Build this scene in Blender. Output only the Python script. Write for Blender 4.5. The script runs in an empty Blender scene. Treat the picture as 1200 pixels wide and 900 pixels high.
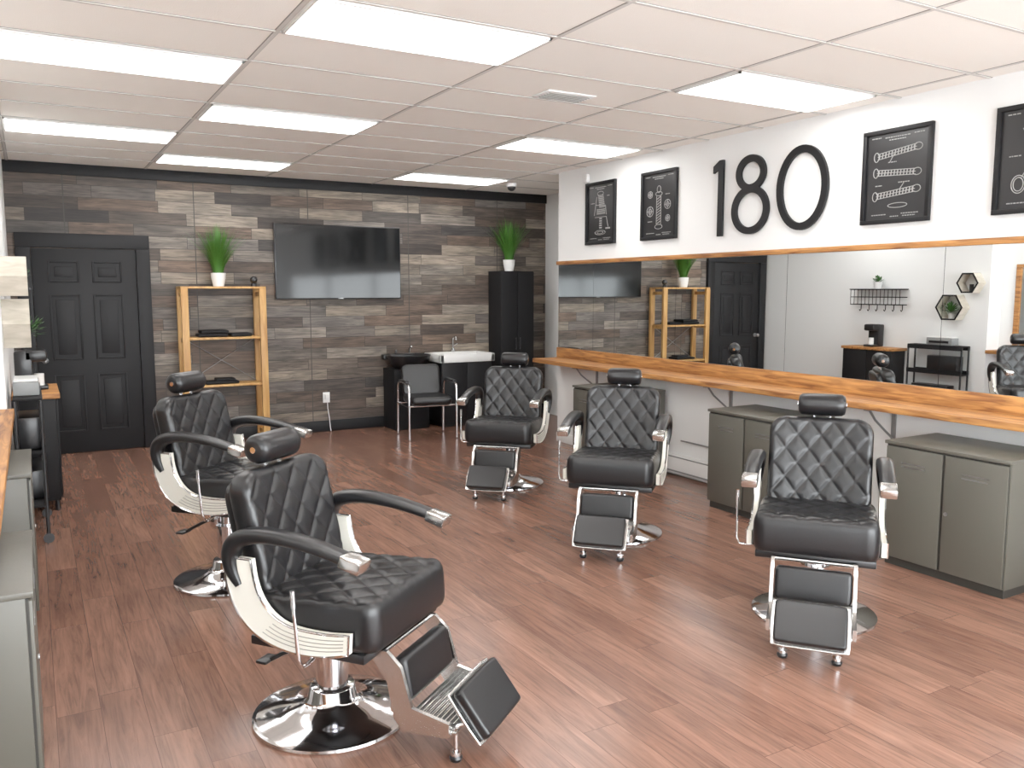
import bpy, bmesh, math, random
from mathutils import Vector, Matrix, Euler
random.seed(3)
S = bpy.context.scene
S.view_settings.view_transform = 'Standard'
try: S.view_settings.look = 'None'
except Exception: pass
S.view_settings.gamma = 1.14

# ------------------------------------------------------------------ materials
def newmat(name):
    m = bpy.data.materials.new(name); m.use_nodes = True
    nt = m.node_tree
    return m, nt, nt.nodes['Principled BSDF']

def mat(name, col, rough=0.5, metal=0.0, spec=0.5, bump=0, bscale=100, coat=0, emit=None, estr=0):
    m, nt, b = newmat(name)
    b.inputs['Base Color'].default_value = (*col, 1)
    b.inputs['Roughness'].default_value = rough
    b.inputs['Metallic'].default_value = metal
    b.inputs['Specular IOR Level'].default_value = spec
    b.inputs['Coat Weight'].default_value = coat
    if emit:
        b.inputs['Emission Color'].default_value = (*emit, 1)
        b.inputs['Emission Strength'].default_value = estr
    tc = nt.nodes.new('ShaderNodeTexCoord')
    n = nt.nodes.new('ShaderNodeTexNoise'); n.inputs['Scale'].default_value = bscale
    nt.links.new(tc.outputs['Object'], n.inputs['Vector'])
    if bump:
        bp = nt.nodes.new('ShaderNodeBump'); bp.inputs['Strength'].default_value = bump
        bp.inputs['Distance'].default_value = 0.002
        nt.links.new(n.outputs['Fac'], bp.inputs['Height'])
        nt.links.new(bp.outputs['Normal'], b.inputs['Normal'])
    else:
        mr = nt.nodes.new('ShaderNodeMapRange')
        mr.inputs['To Min'].default_value = max(0, rough - 0.03); mr.inputs['To Max'].default_value = min(1, rough + 0.03)
        if metal > 0.95 and rough < 0.02:
            mr.inputs['To Min'].default_value = 0; mr.inputs['To Max'].default_value = 0.0
        nt.links.new(n.outputs['Fac'], mr.inputs['Value'])
        nt.links.new(mr.outputs['Result'], b.inputs['Roughness'])
    return m

def ramp(nt, stops):
    r = nt.nodes.new('ShaderNodeValToRGB')
    e = r.color_ramp.elements
    e[0].position = stops[0][0]; e[0].color = (*stops[0][1], 1)
    e[1].position = stops[-1][0]; e[1].color = (*stops[-1][1], 1)
    for p, c in stops[1:-1]:
        k = e.new(p); k.color = (*c, 1)
    return r

def wood(name, c1, c2, scl, rough=0.45):
    m, nt, b = newmat(name)
    tc = nt.nodes.new('ShaderNodeTexCoord')
    mp = nt.nodes.new('ShaderNodeMapping'); mp.inputs['Scale'].default_value = scl
    n = nt.nodes.new('ShaderNodeTexNoise'); n.inputs['Scale'].default_value = 1; n.inputs['Detail'].default_value = 6
    n.inputs['Distortion'].default_value = 0.8
    r = ramp(nt, [(0.32, c1), (0.66, c2)])
    nt.links.new(tc.outputs['Object'], mp.inputs['Vector'])
    nt.links.new(mp.outputs['Vector'], n.inputs['Vector'])
    nt.links.new(n.outputs['Fac'], r.inputs['Fac'])
    nt.links.new(r.outputs['Color'], b.inputs['Base Color'])
    b.inputs['Roughness'].default_value = rough
    return m

def plankmat(name, swap, stops, length, width, grain, rough, mortar, panel=0.0, glow=0.5, gcol=0.75, gapk=0.35, patch=0.0):
    """procedural planks; 'floor': planks run along Y, 'wall': planks run along X on an XZ wall"""
    m, nt, b = newmat(name)
    L = nt.links
    tc = nt.nodes.new('ShaderNodeTexCoord')
    sp = nt.nodes.new('ShaderNodeSeparateXYZ'); L.new(tc.outputs['Object'], sp.inputs[0])
    cb = nt.nodes.new('ShaderNodeCombineXYZ')
    if swap == 'floor':
        L.new(sp.outputs['Y'], cb.inputs['X']); L.new(sp.outputs['X'], cb.inputs['Y'])
    else:
        L.new(sp.outputs['X'], cb.inputs['X']); L.new(sp.outputs['Z'], cb.inputs['Y'])
    br = nt.nodes.new('ShaderNodeTexBrick')
    br.offset = 0.37; br.offset_frequency = 2; br.squash = 0.8; br.squash_frequency = 3
    br.inputs['Color1'].default_value = (0, 0, 0, 1); br.inputs['Color2'].default_value = (1, 1, 1, 1)
    br.inputs['Mortar'].default_value = (0.5, 0.5, 0.5, 1)
    br.inputs['Scale'].default_value = 1
    br.inputs['Mortar Size'].default_value = mortar
    br.inputs['Mortar Smooth'].default_value = 0.1
    br.inputs['Bias'].default_value = 0
    br.inputs['Brick Width'].default_value = length
    br.inputs['Row Height'].default_value = width
    L.new(cb.outputs[0], br.inputs['Vector'])
    rp = ramp(nt, stops); L.new(br.outputs['Color'], rp.inputs['Fac'])
    mp = nt.nodes.new('ShaderNodeMapping'); mp.inputs['Scale'].default_value = grain
    vadd = nt.nodes.new('ShaderNodeVectorMath'); vadd.operation = 'ADD'
    vm = nt.nodes.new('ShaderNodeVectorMath'); vm.operation = 'SCALE'; vm.inputs['Scale'].default_value = 7.0
    L.new(br.outputs['Color'], vm.inputs[0])
    L.new(cb.outputs[0], vadd.inputs[0]); L.new(vm.outputs[0], vadd.inputs[1])
    L.new(vadd.outputs[0], mp.inputs['Vector'])
    n = nt.nodes.new('ShaderNodeTexNoise'); n.inputs['Scale'].default_value = 1; n.inputs['Detail'].default_value = 7
    n.inputs['Roughness'].default_value = 0.65; n.inputs['Distortion'].default_value = 1.6
    L.new(mp.outputs[0], n.inputs['Vector'])
    g = ramp(nt, [(0.32, (gcol*0.55,)*3), (0.5, (1, 1, 1)), (0.72, (1.0+glow, 1.0+glow, 1.0+glow))])
    L.new(n.outputs['Fac'], g.inputs['Fac'])
    mx = nt.nodes.new('ShaderNodeMix'); mx.data_type = 'RGBA'; mx.blend_type = 'MULTIPLY'; mx.inputs['Factor'].default_value = 1
    L.new(rp.outputs['Color'], mx.inputs['A']); L.new(g.outputs['Color'], mx.inputs['B'])
    src = mx.outputs['Result']
    if patch:
        mp2 = nt.nodes.new('ShaderNodeMapping'); mp2.inputs['Scale'].default_value = (grain[0]*1.1, grain[1]*0.35, 1)
        L.new(vadd.outputs[0], mp2.inputs['Vector'])
        n2 = nt.nodes.new('ShaderNodeTexNoise'); n2.inputs['Scale'].default_value = 1; n2.inputs['Detail'].default_value = 3
        L.new(mp2.outputs[0], n2.inputs['Vector'])
        g2 = ramp(nt, [(0.35, (1-patch,)*3), (0.65, (1+patch, 1+patch*0.95, 1+patch*0.9))])
        L.new(n2.outputs['Fac'], g2.inputs['Fac'])
        mx2 = nt.nodes.new('ShaderNodeMix'); mx2.data_type = 'RGBA'; mx2.blend_type = 'MULTIPLY'; mx2.inputs['Factor'].default_value = 1
        L.new(src, mx2.inputs['A']); L.new(g2.outputs['Color'], mx2.inputs['B']); src = mx2.outputs['Result']
    m2 = nt.nodes.new('ShaderNodeMix'); m2.data_type = 'RGBA'
    m2.inputs['B'].default_value = (stops[0][1][0]*gapk, stops[0][1][1]*gapk, stops[0][1][2]*gapk, 1)
    L.new(br.outputs['Fac'], m2.inputs['Factor']); L.new(src, m2.inputs['A'])
    out = m2.outputs['Result']
    if panel:
        md = nt.nodes.new('ShaderNodeMath'); md.operation = 'PINGPONG'; md.inputs[1].default_value = panel/2
        sh = nt.nodes.new('ShaderNodeMath'); sh.operation = 'ADD'; sh.inputs[1].default_value = panel*0.5+0.27-1.22
        L.new(sp.outputs['X'], sh.inputs[0]); L.new(sh.outputs[0], md.inputs[0])
        lt = nt.nodes.new('ShaderNodeMath'); lt.operation = 'LESS_THAN'; lt.inputs[1].default_value = 0.005
        L.new(md.outputs[0], lt.inputs[0])
        m3 = nt.nodes.new('ShaderNodeMix'); m3.data_type = 'RGBA'; m3.inputs['B'].default_value = (0.04, 0.035, 0.03, 1)
        L.new(lt.outputs[0], m3.inputs['Factor']); L.new(out, m3.inputs['A']); out = m3.outputs['Result']
    L.new(out, b.inputs['Base Color'])
    b.inputs['Roughness'].default_value = rough
    bp = nt.nodes.new('ShaderNodeBump'); bp.inputs['Strength'].default_value = 0.2; bp.inputs['Distance'].default_value = 0.0015
    sb = nt.nodes.new('ShaderNodeMath'); sb.operation = 'SUBTRACT'
    L.new(n.outputs['Fac'], sb.inputs[0]); L.new(br.outputs['Fac'], sb.inputs[1])
    L.new(sb.outputs[0], bp.inputs['Height']); L.new(bp.outputs[0], b.inputs['Normal'])
    return m

def c255(r, g, b):
    f = lambda v: (v/255/12.92 if v/255 <= 0.04045 else ((v/255+0.055)/1.055)**2.4)
    return (f(r), f(g), f(b))

M = {}
M['white'] = mat('white_paint', c255(232, 233, 232), 0.7, bump=0.1, bscale=60)
M['whitetrim'] = mat('white_trim', c255(232, 232, 230), 0.4)
M['ceil'] = mat('ceiling_tile', c255(243, 239, 232), 0.95, bump=0.5, bscale=160)
M['tbar'] = mat('ceiling_grid', c255(205, 202, 197), 0.6)
M['tbard'] = mat('ceiling_grid_gap', c255(130, 128, 124), 0.8)
M['black'] = mat('black_paint', (0.005, 0.005, 0.006), 0.55, spec=0.3)
M['blackm'] = mat('black_matte', (0.006, 0.006, 0.007), 0.7, spec=0.25)
M['blackp'] = mat('black_plastic', (0.009, 0.009, 0.010), 0.3)
M['leather'] = mat('black_leather', (0.0055, 0.0055, 0.0065), 0.31, spec=0.48, bump=0.15, bscale=350)
M['chrome'] = mat('chrome', (0.78, 0.78, 0.80), 0.08, 1.0)
M['alu'] = mat('brushed_aluminium', (0.66, 0.66, 0.65), 0.22, 1.0)
M['panel'] = mat('cream_side_panel', c255(224, 221, 210), 0.35)
M['panelg'] = mat('side_panel_groove', c255(140, 136, 126), 0.5)
M['steel'] = mat('bracket_steel', c255(150, 150, 150), 0.35, 0.8)
M['mirror'] = mat('mirror_glass', (0.88, 0.90, 0.90), 0.0, 1.0)
M['tv'] = mat('tv_screen', (0.004, 0.0045, 0.005), 0.08, 0, 0.3)
M['cab'] = mat('olive_grey_metal', c255(86, 84, 76), 0.42, 0.05)
M['cabd'] = mat('olive_grey_dark', c255(44, 43, 39), 0.5)
M['ventg'] = mat('vent_grey', c255(140, 138, 134), 0.5)
M['pot'] = mat('white_ceramic', c255(232, 232, 230), 0.3)
M['soil'] = mat('soil', (0.03, 0.02, 0.012), 0.9)
M['grass'] = mat('grass_green', c255(62, 112, 34), 0.5)
M['grass2'] = mat('leaf_green', c255(50, 96, 36), 0.5)
M['light'] = mat('light_diffuser', (1, 1, 1), 0.5, emit=(1.0, 0.985, 0.965), estr=9.5)
M['art'] = mat('poster_ink_white', c255(150, 150, 148), 0.7)
M['poster'] = mat('poster_black', c255(22, 22, 24), 0.35)
M['greyp'] = mat('grey_plastic', c255(130, 132, 132), 0.5)
M['glass'] = mat('window_frame_black', (0.02, 0.02, 0.02), 0.4)
M['pine'] = wood('pine_wood', c255(170, 122, 64), c255(206, 162, 98), (14, 14, 2.2))
M['ledge'] = wood('oak_ledge', c255(122, 72, 34), c255(196, 138, 76), (40, 3.2, 40), 0.55)
M['hex'] = wood('pale_wood', c255(176, 168, 152), c255(206, 198, 184), (6, 6, 20))
M['floor'] = plankmat('floor_planks', 'floor',
    [(0.0, c255(112, 79, 65)), (0.5, c255(122, 88, 73)), (1.0, c255(132, 97, 81))],
    1.22, 0.155, (2.2, 30, 1), 0.24, 0.0013, glow=0.28, gcol=1.2, gapk=0.6, patch=0.14)
M['wallwood'] = plankmat('wall_planks', 'wall',
    [(0.0, c255(36, 32, 30)), (0.2, c255(98, 81, 68)), (0.38, c255(54, 50, 48)), (0.55, c255(126, 115, 102)), (0.7, c255(66, 56, 49)), (0.85, c255(102, 97, 92)), (1.0, c255(138, 126, 112))],
    0.74, 0.122, (2.4, 36, 1), 0.6, 0.002, panel=1.22, glow=0.6, gcol=0.7, gapk=0.5, patch=0.32)

# ------------------------------------------------------------------ geometry helpers
class P:
    def __init__(s): s.bm = bmesh.new()
    def _m(s, t, Mx=None):
        if Mx is not None: t.transform(Mx)
        me = bpy.data.meshes.new('tmp'); t.to_mesh(me); t.free()
        s.bm.from_mesh(me); bpy.data.meshes.remove(me); return s
    def box(s, c, sz, bev=0, rot=None, seg=2):
        t = bmesh.new(); bmesh.ops.create_cube(t, size=1)
        for v in t.verts: v.co = Vector((v.co.x*sz[0], v.co.y*sz[1], v.co.z*sz[2]))
        if bev: bmesh.ops.bevel(t, geom=t.edges[:], offset=bev, segments=seg, affect='EDGES', profile=0.5)
        Mx = Matrix.Translation(c)
        if rot is not None: Mx = Mx @ Euler(rot).to_matrix().to_4x4()
        return s._m(t, Mx)
    def bb(s, x0, x1, y0, y1, z0, z1, bev=0):
        return s.box(((x0+x1)/2, (y0+y1)/2, (z0+z1)/2), (abs(x1-x0), abs(y1-y0), abs(z1-z0)), bev)
    def cyl(s, p0, p1, r, r2=None, seg=24):
        p0 = Vector(p0); p1 = Vector(p1); d = p1-p0
        t = bmesh.new()
        bmesh.ops.create_cone(t, cap_ends=True, segments=seg, radius1=r, radius2=r if r2 is None else r2, depth=d.length)
        q = Vector((0, 0, 1)).rotation_difference(d.normalized())
        return s._m(t, Matrix.Translation((p0+p1)/2) @ q.to_matrix().to_4x4())
    def sph(s, c, r, scl=(1, 1, 1), seg=20):
        t = bmesh.new(); bmesh.ops.create_uvsphere(t, u_segments=seg, v_segments=seg//2+2, radius=r)
        return s._m(t, Matrix.Translation(c) @ Matrix.Diagonal((*scl, 1)))
    def tube(s, pts, r, seg=8, closed=False):
        pts = [Vector(p) for p in pts]; n = len(pts)
        t = bmesh.new(); rings = []; nrm = None
        for i, p in enumerate(pts):
            if closed: tg = (pts[(i+1) % n]-pts[i-1])
            else: tg = pts[min(i+1, n-1)]-pts[max(i-1, 0)]
            tg.normalize()
            if nrm is None:
                a = Vector((0, 0, 1)) if abs(tg.z) < 0.9 else Vector((1, 0, 0))
                nrm = tg.cross(a).normalized()
            else:
                nrm = (nrm - tg*nrm.dot(tg)).normalized()
            bn = tg.cross(nrm)
            rr = r[i] if isinstance(r, (list, tuple)) else r
            rings.append([t.verts.new(p + rr*(math.cos(2*math.pi*k/seg)*nrm + math.sin(2*math.pi*k/seg)*bn)) for k in range(seg)])
        for i in range(n if closed else n-1):
            A = rings[i]; Bq = rings[(i+1) % n]
            for k in range(seg):
                t.faces.new((A[k], A[(k+1) % seg], Bq[(k+1) % seg], Bq[k]))
        if not closed:
            t.faces.new(list(reversed(rings[0]))); t.faces.new(rings[-1])
        bmesh.ops.recalc_face_normals(t, faces=t.faces[:])
        return s._m(t)
    def sweepY(s, pts, wh, seg=20, pw=2.6):
        pts = [Vector(p) for p in pts]; n = len(pts); t = bmesh.new(); rings = []
        for i, p in enumerate(pts):
            tg = (pts[min(i+1, n-1)]-pts[max(i-1, 0)]).normalized()
            Y = Vector((0, 1, 0)); nn = tg.cross(Y).normalized()
            w, h = wh[i]; ring = []
            for k in range(seg):
                a = 2*math.pi*k/seg; c = math.cos(a); d = math.sin(a)
                u = math.copysign(abs(c)**(2/pw), c)*w/2; v = math.copysign(abs(d)**(2/pw), d)*h/2
                ring.append(t.verts.new(p+Y*u+nn*v))
            rings.append(ring)
        for i in range(n-1):
            for k in range(seg):
                t.faces.new((rings[i][k], rings[i][(k+1) % seg], rings[i+1][(k+1) % seg], rings[i+1][k]))
        t.faces.new(list(reversed(rings[0]))); t.faces.new(rings[-1])
        bmesh.ops.recalc_face_normals(t, faces=t.faces[:])
        return s._m(t)
    def lathe(s, prof, c=(0, 0, 0), seg=40, Mx=None):
        t = bmesh.new(); rings = []
        for r, z in prof:
            if r < 1e-5: rings.append([t.verts.new((0, 0, z))])
            else: rings.append([t.verts.new((r*math.cos(2*math.pi*k/seg), r*math.sin(2*math.pi*k/seg), z)) for k in range(seg)])
        for i in range(len(rings)-1):
            A, B_ = rings[i], rings[i+1]
            for k in range(seg):
                k2 = (k+1) % seg
                if len(A) == 1 and len(B_) > 1: t.faces.new((A[0], B_[k2], B_[k]))
                elif len(B_) == 1 and len(A) > 1: t.faces.new((A[k], A[k2], B_[0]))
                elif len(A) > 1: t.faces.new((A[k], A[k2], B_[k2], B_[k]))
        bmesh.ops.recalc_face_normals(t, faces=t.faces[:])
        X = Matrix.Translation(c)
        if Mx is not None: X = X @ Mx
        return s._m(t, X)
    def prism(s, poly, y0, y1):
        t = bmesh.new()
        a = [t.verts.new((x, y0, z)) for x, z in poly]; b = [t.verts.new((x, y1, z)) for x, z in poly]
        n = len(poly)
        t.faces.new(a); t.faces.new(list(reversed(b)))
        for i in range(n): t.faces.new((a[i], b[i], b[(i+1) % n], a[(i+1) % n]))
        bmesh.ops.recalc_face_normals(t, faces=t.faces[:])
        return s._m(t)
    def ring(s, outer, inner, y0, y1):
        t = bmesh.new(); n = len(outer)
        L = [[t.verts.new((x, y, z)) for x, z in pl] for pl in (outer, inner) for y in (y0, y1)]
        o0, o1, i0, i1 = L
        for k in range(n):
            j = (k+1) % n
            t.faces.new((o0[k], o0[j], i0[j], i0[k])); t.faces.new((o1[k], i1[k], i1[j], o1[j]))
            t.faces.new((o0[k], o1[k], o1[j], o0[j])); t.faces.new((i0[k], i0[j], i1[j], i1[k]))
        bmesh.ops.recalc_face_normals(t, faces=t.faces[:])
        return s._m(t)
    def mesh(s, name, m, angle=38):
        me = bpy.data.meshes.new(name); s.bm.to_mesh(me); s.bm.free()
        for p in me.polygons: p.use_smooth = True
        try: me.set_sharp_from_angle(angle=math.radians(angle))
        except Exception: pass
        me.materials.append(m)
        return me
    def obj(s, name, m, parent=None, angle=38):
        o = bpy.data.objects.new(name, s.mesh(name, m, angle)); S.collection.objects.link(o)
        if parent:
            o.parent = parent
        return o

def root(name, loc=(0, 0, 0), rz=0):
    e = bpy.data.objects.new(name, None); S.collection.objects.link(e)
    e.location = loc; e.rotation_euler = (0, 0, math.radians(rz)); e.empty_display_size = 0.1
    return e

def smoothpts(pts, n=6):
    out = []
    for i in range(len(pts)-1):
        p0 = pts[max(i-1, 0)]; p1 = pts[i]; p2 = pts[i+1]; p3 = pts[min(i+2, len(pts)-1)]
        for k in range(n):
            t = k/n
            out.append(tuple(0.5*((2*b)+(-a+c)*t+(2*a-5*b+4*c-d)*t*t+(-a+3*b-3*c+d)*t**3) for a, b, c, d in zip(p0, p1, p2, p3)))
    out.append(tuple(pts[-1])); return out

def cushion(W, H, th, R, r, quilt=True, bend=0.0, px=0.115, py=0.15, amp=0.007, step=0.007, taper=0.0, pw=2.4, crown=0.0):
    def coords(Lh):
        e = [-Lh/2 + r*(1-math.cos(math.pi/2*i/8)) for i in range(8)]
        n = max(2, int((Lh-2*r)/step)); mid = [-Lh/2+r+(Lh-2*r)*i/n for i in range(n+1)]
        return e + mid + [-v for v in reversed(e)]
    A = coords(W); Bc = coords(H); t = bmesh.new()
    def pt(a, b, side):
        e = max(0, min(W/2-abs(a), H/2-abs(b)))
        ax = abs(a)-(W/2-R); bx = abs(b)-(H/2-R); na, nb = a, b
        if ax > 0 and bx > 0:
            sc = max(ax, bx)/math.hypot(ax, bx)
            na = math.copysign(W/2-R+ax*sc, a); nb = math.copysign(H/2-R+bx*sc, b)
        q = 1-min(e/r, 1)
        f = (1-q**pw)**(1/pw)
        z = side*th/2*f
        if side > 0: z += crown*(1-(2*na/W)**2)*(1-(2*nb/H)**2)
        if quilt and side > 0:
            sx = na/px+nb/py; ty = na/px-nb/py
            d = min(abs(sx-round(sx)), abs(ty-round(ty)))
            g = 1-math.exp(-(d/0.075)**1.3)
            k = min(1, e/(r*0.6))
            z += amp*(g-0.6)*k + amp*0.4*min(1, d*3)*k
        z += bend*na*na*4
        return (na*(1+taper*nb), nb, z)
    n, m = len(A), len(Bc)
    top = [[t.verts.new(pt(a, b, 1)) for b in Bc] for a in A]
    bot = [[top[i][j] if i in (0, n-1) or j in (0, m-1) else t.verts.new(pt(A[i], Bc[j], -1)) for j in range(m)] for i in range(n)]
    for i in range(n-1):
        for j in range(m-1):
            t.faces.new((top[i][j], top[i+1][j], top[i+1][j+1], top[i][j+1]))
            f = (bot[i][j], bot[i][j+1], bot[i+1][j+1], bot[i+1][j])
            try: t.faces.new(f)
            except Exception: pass
    bmesh.ops.recalc_face_normals(t, faces=t.faces[:])
    return t

def frame(origin, a, b, n):
    Mx = Matrix.Identity(4)
    for i, v in enumerate((Vector(a), Vector(b), Vector(n))):
        v = v.normalized()
        Mx[0][i], Mx[1][i], Mx[2][i] = v
    Mx.translation = Vector(origin)
    return Mx

# ------------------------------------------------------------------ room shell
XR, XL, XLN, XA = 4.95, -0.16, -0.42, 5.95
YB, YF, YS, YE = 9.5, -1.6, 5.95, 7.64
ZC = 2.88
P().bb(-0.9, 6.4, YF-0.2, YB+0.2, -0.1, 0).obj('floor', M['floor'])
P().bb(-0.9, 6.4, YF-0.2, YB+0.2, ZC, ZC+0.1).obj('ceiling', M['ceil'])
P().bb(-0.9, 6.4, YB, YB+0.15, 0, ZC).obj('wall_back', M['wallwood'])
w = P(); w.bb(XL-0.5, XL, YS, YB, 0, ZC); w.bb(XL-0.5, XLN, YF, YS, 0, ZC); w.obj('wall_left', M['white'])
P().bb(XR, 6.25, YF, YE, 0, ZC).obj('wall_right', M['white'])
P().bb(XA, XA+0.3, YE, YB, 0, ZC).obj('wall_alcove', M['white'])
w = P()
w.bb(XLN, 5.0, YF-0.15, YF, 2.60, ZC)
w.bb(XLN, -0.2, YF-0.15, YF, 0, 2.60)
w.bb(4.8, 5.0, YF-0.15, YF, 0, 2.60)
w.bb(-0.2, 3.4, YF-0.15, YF, 0, 0.35)
w.obj('wall_front', M['white'])
w = P()
for x in (-0.17, 1.0, 2.2, 3.4, 4.77): w.bb(x-0.03, x+0.03, YF-0.1, YF-0.04, 0.35 if x < 3.2 else 0, 2.60)
w.bb(-0.2, 4.8, YF-0.1, YF-0.04, 2.54, 2.60); w.bb(-0.2, 3.4, YF-0.1, YF-0.04, 0.35, 0.41); w.bb(3.4, 4.8, YF-0.1, YF-0.04, 0.0, 0.12)
w.bb(3.4, 4.8, YF-0.1, YF-0.04, 2.1, 2.16)
w.obj('window_1', M['glass'])

P().bb(XL, XA, YB-0.03, YB, ZC-0.11, ZC, 0.004).obj('trim_1', M['black'])
b = P(); b.bb(1.10, XA, YB-0.02, YB, 0, 0.13, 0.003); b.obj('baseboard_back', M['black'])
b = P(); b.bb(XR-0.015, XR, YF, 4.85, 0, 0.1, 0.003); b.bb(XR-0.015, XR, 6.95, YE, 0, 0.1, 0.003); b.obj('baseboard_right', M['whitetrim'])
b = P(); b.bb(XL, XL+0.015, YS, YB-0.03, 0, 0.1, 0.003); b.obj('baseboard_left', M['black'])

# ceiling grid
pitX, pitY, gx0, gy0 = 1.22, 0.59, 1.10, 3.60
g = P(); gd = P()
xs = [gx0+pitX*k for k in range(-2, 5) if XLN < gx0+pitX*k < XA]
ys = [gy0+pitY*k for k in range(-9, 11) if YF < gy0+pitY*k < YB]
for x in xs:
    y1 = YB-0.03
    y0 = YF if x < XR else YE
    g.bb(x-0.010, x+0.010, y0, y1, ZC-0.005, ZC+0.001)
    gd.bb(x-0.014, x+0.014, y0, y1, ZC-0.002, ZC+0.001)
for y in ys:
    x1 = XR if y < YE else XA
    x0 = XLN if y < YS else XL
    g.bb(x0, x1, y-0.010, y+0.010, ZC-0.0055, ZC+0.001)
    gd.bb(x0, x1, y-0.014, y+0.014, ZC-0.002, ZC+0.001)
e = root('ceiling_grid', (2.4, 4, ZC))
for nm, gg, mm in (('t_bars', g, 'tbar'), ('t_bar_reveal', gd, 'tbard')):
    o = gg.obj(nm, M[mm], e); o.location = (-2.4, -4, -ZC)

def troffer(x0, y0):
    x1, y1 = x0+pitX, y0+pitY
    e = root('ceiling_light_panel', ((x0+x1)/2, (y0+y1)/2, ZC-0.006))
    hx, hy = pitX/2-0.02, pitY/2-0.02
    P().box((0, 0, -0.004), (2*hx-0.02, 2*hy-0.02, 0.006)).obj('diffuser', M['light'], e)
    f = P(); f.bb(-hx, hx, -hy, -hy+0.012, -0.01, 0.005); f.bb(-hx, hx, hy-0.012, hy, -0.01, 0.005)
    f.bb(-hx, -hx+0.012, -hy, hy, -0.01, 0.005); f.bb(hx-0.012, hx, -hy, hy, -0.01, 0.005)
    f.obj('light_frame', M['whitetrim'], e)
Yk = lambda k: gy0+pitY*k
for k in (0, 4, 8, -4):
    troffer(gx0, Yk(k)); troffer(gx0+2*pitX, Yk(k))
for k in (2, 6, -2):
    troffer(gx0-pitX, Yk(k))
e = root('ceiling_vent', (3.03, 4.62, ZC-0.008))
v = P(); v.box((0, 0, 0), (0.36, 0.2, 0.01), 0.003); v.obj('vent_plate', M['whitetrim'], e)
v = P()
for i in range(5): v.box((0, -0.06+0.03*i, -0.007), (0.3, 0.012, 0.006), rot=(0.5, 0, 0))
v.obj('vent_louvers', M['ventg'], e)
e = root('security_camera', (4.92, 8.6, ZC-0.006))
P().cyl((0, 0, -0.04), (0, 0, 0), 0.06).obj('camera_mount', M['whitetrim'], e)
P().sph((0, 0, -0.045), 0.05, (1, 1, 0.9)).obj('camera_dome', M['blackp'], e)
e = root('motion_sensor', (XR-0.021, 7.1, 2.76)); P().box((0, 0, 0), (0.04, 0.07, 0.08), 0.01).obj('sensor_body', M['whitetrim'], e)

# ------------------------------------------------------------------ back door (six raised panels)
e = root('door_1', (0.50, YB, 0))
dw, dh = 0.93, 2.05
P().bb(-dw/2, dw/2, -0.040, -0.002, 0.005, dh, 0.002).obj('door_slab', M['black'], e)
pn = P()
for sx in (-1, 1):
    xc = sx*0.195
    for z0, z1 in ((0.22, 0.80), (0.95, 1.60), (1.72, 1.93)):
        w_, h_ = 0.275, z1-z0; zc = (z0+z1)/2
        for k in (-1, 1):
            pn.box((xc+k*(w_/2-0.009), -0.0435, zc), (0.018, 0.013, h_), 0.005)
            pn.box((xc, -0.0430, zc+k*(h_/2-0.009)), (w_-0.036, 0.012, 0.018), 0.005)
        pn.box((xc, -0.042, zc), (w_-0.11, 0.010, h_-0.11), 0.004)
pn.obj('door_panels', M['black'], e)
c = P(); c.bb(-dw/2-0.135, -dw/2-0.005, -0.055, -0.001, 0, dh+0.009, 0.004); c.bb(dw/2+0.005, dw/2+0.135, -0.055, -0.001, 0, dh+0.009, 0.004)
c.bb(-dw/2-0.135, dw/2+0.135, -0.056, -0.001, dh+0.01, dh+0.15, 0.004); c.obj('door_casing', M['black'], e)
k = P(); k.cyl((-0.40, -0.09, 0.95), (-0.40, -0.04, 0.95), 0.012); k.cyl((-0.40, -0.05, 0.95), (-0.40, -0.04, 0.95), 0.03); k.sph((-0.40, -0.1, 0.95), 0.028)
k.obj('door_knob', M['steel'], e)

# ------------------------------------------------------------------ television
e = root('television', (3.12, YB, 1.96))
P().bb(-0.745, 0.745, -0.075, -0.035, -0.42, 0.42, 0.006).obj('tv_body', M['blackp'], e)
P().bb(-0.735, 0.735, -0.078, -0.074, -0.405, 0.41).obj('tv_panel', M['tv'], e)
P().bb(-0.25, 0.25, -0.04, 0.0, -0.2, 0.2).obj('tv_wall_mount', M['blackm'], e)
P().bb(-0.03, 0.03, -0.08, -0.077, -0.415, -0.408).obj('tv_badge', M['steel'], e)

# ------------------------------------------------------------------ potted grass
def grass_plant(loc, h=0.5, pr=0.075, ph=0.14):
    e = root('potted_grass_plant', loc)
    P().lathe([(0, 0), (pr*0.72, 0), (pr*0.95, ph*0.6), (pr, ph), (pr*0.9, ph), (pr*0.86, ph-0.015), (0, ph-0.015)]).obj('pot', M['pot'], e)
    P().lathe([(0, ph-0.008), (pr*0.86, ph-0.010), (pr*0.86, ph-0.014)]).obj('soil', M['soil'], e)
    t = bmesh.new()
    for i in range(420):
        a = random.uniform(0, 2*math.pi); r0 = random.uniform(0, pr*0.7)
        hh = h*random.uniform(0.6, 1.08); lean = random.uniform(0.02, 0.68)*hh
        w0 = random.uniform(0.004, 0.007); d = Vector((math.cos(a), math.sin(a), 0)); side = Vector((-d.y, d.x, 0))
        prev = None
        for j in range(6):
            f = j/5
            off = r0+lean*f**1.6
            if d.y > 0: off = min(off, (YB-0.03-loc[1])/max(d.y, 0.2))
            p = d*off + Vector((0, 0, ph-0.02+hh*(f-0.2*f*f*lean/hh*1.4)))
            ww = w0*(1-f)+0.0005
            cur = (t.verts.new(p-side*ww), t.verts.new(p+side*ww))
            if prev: t.faces.new((prev[0], prev[1], cur[1], cur[0]))
            prev = cur
    p = P(); p._m(t); p.obj('grass_blades', M['grass'], e)

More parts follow.
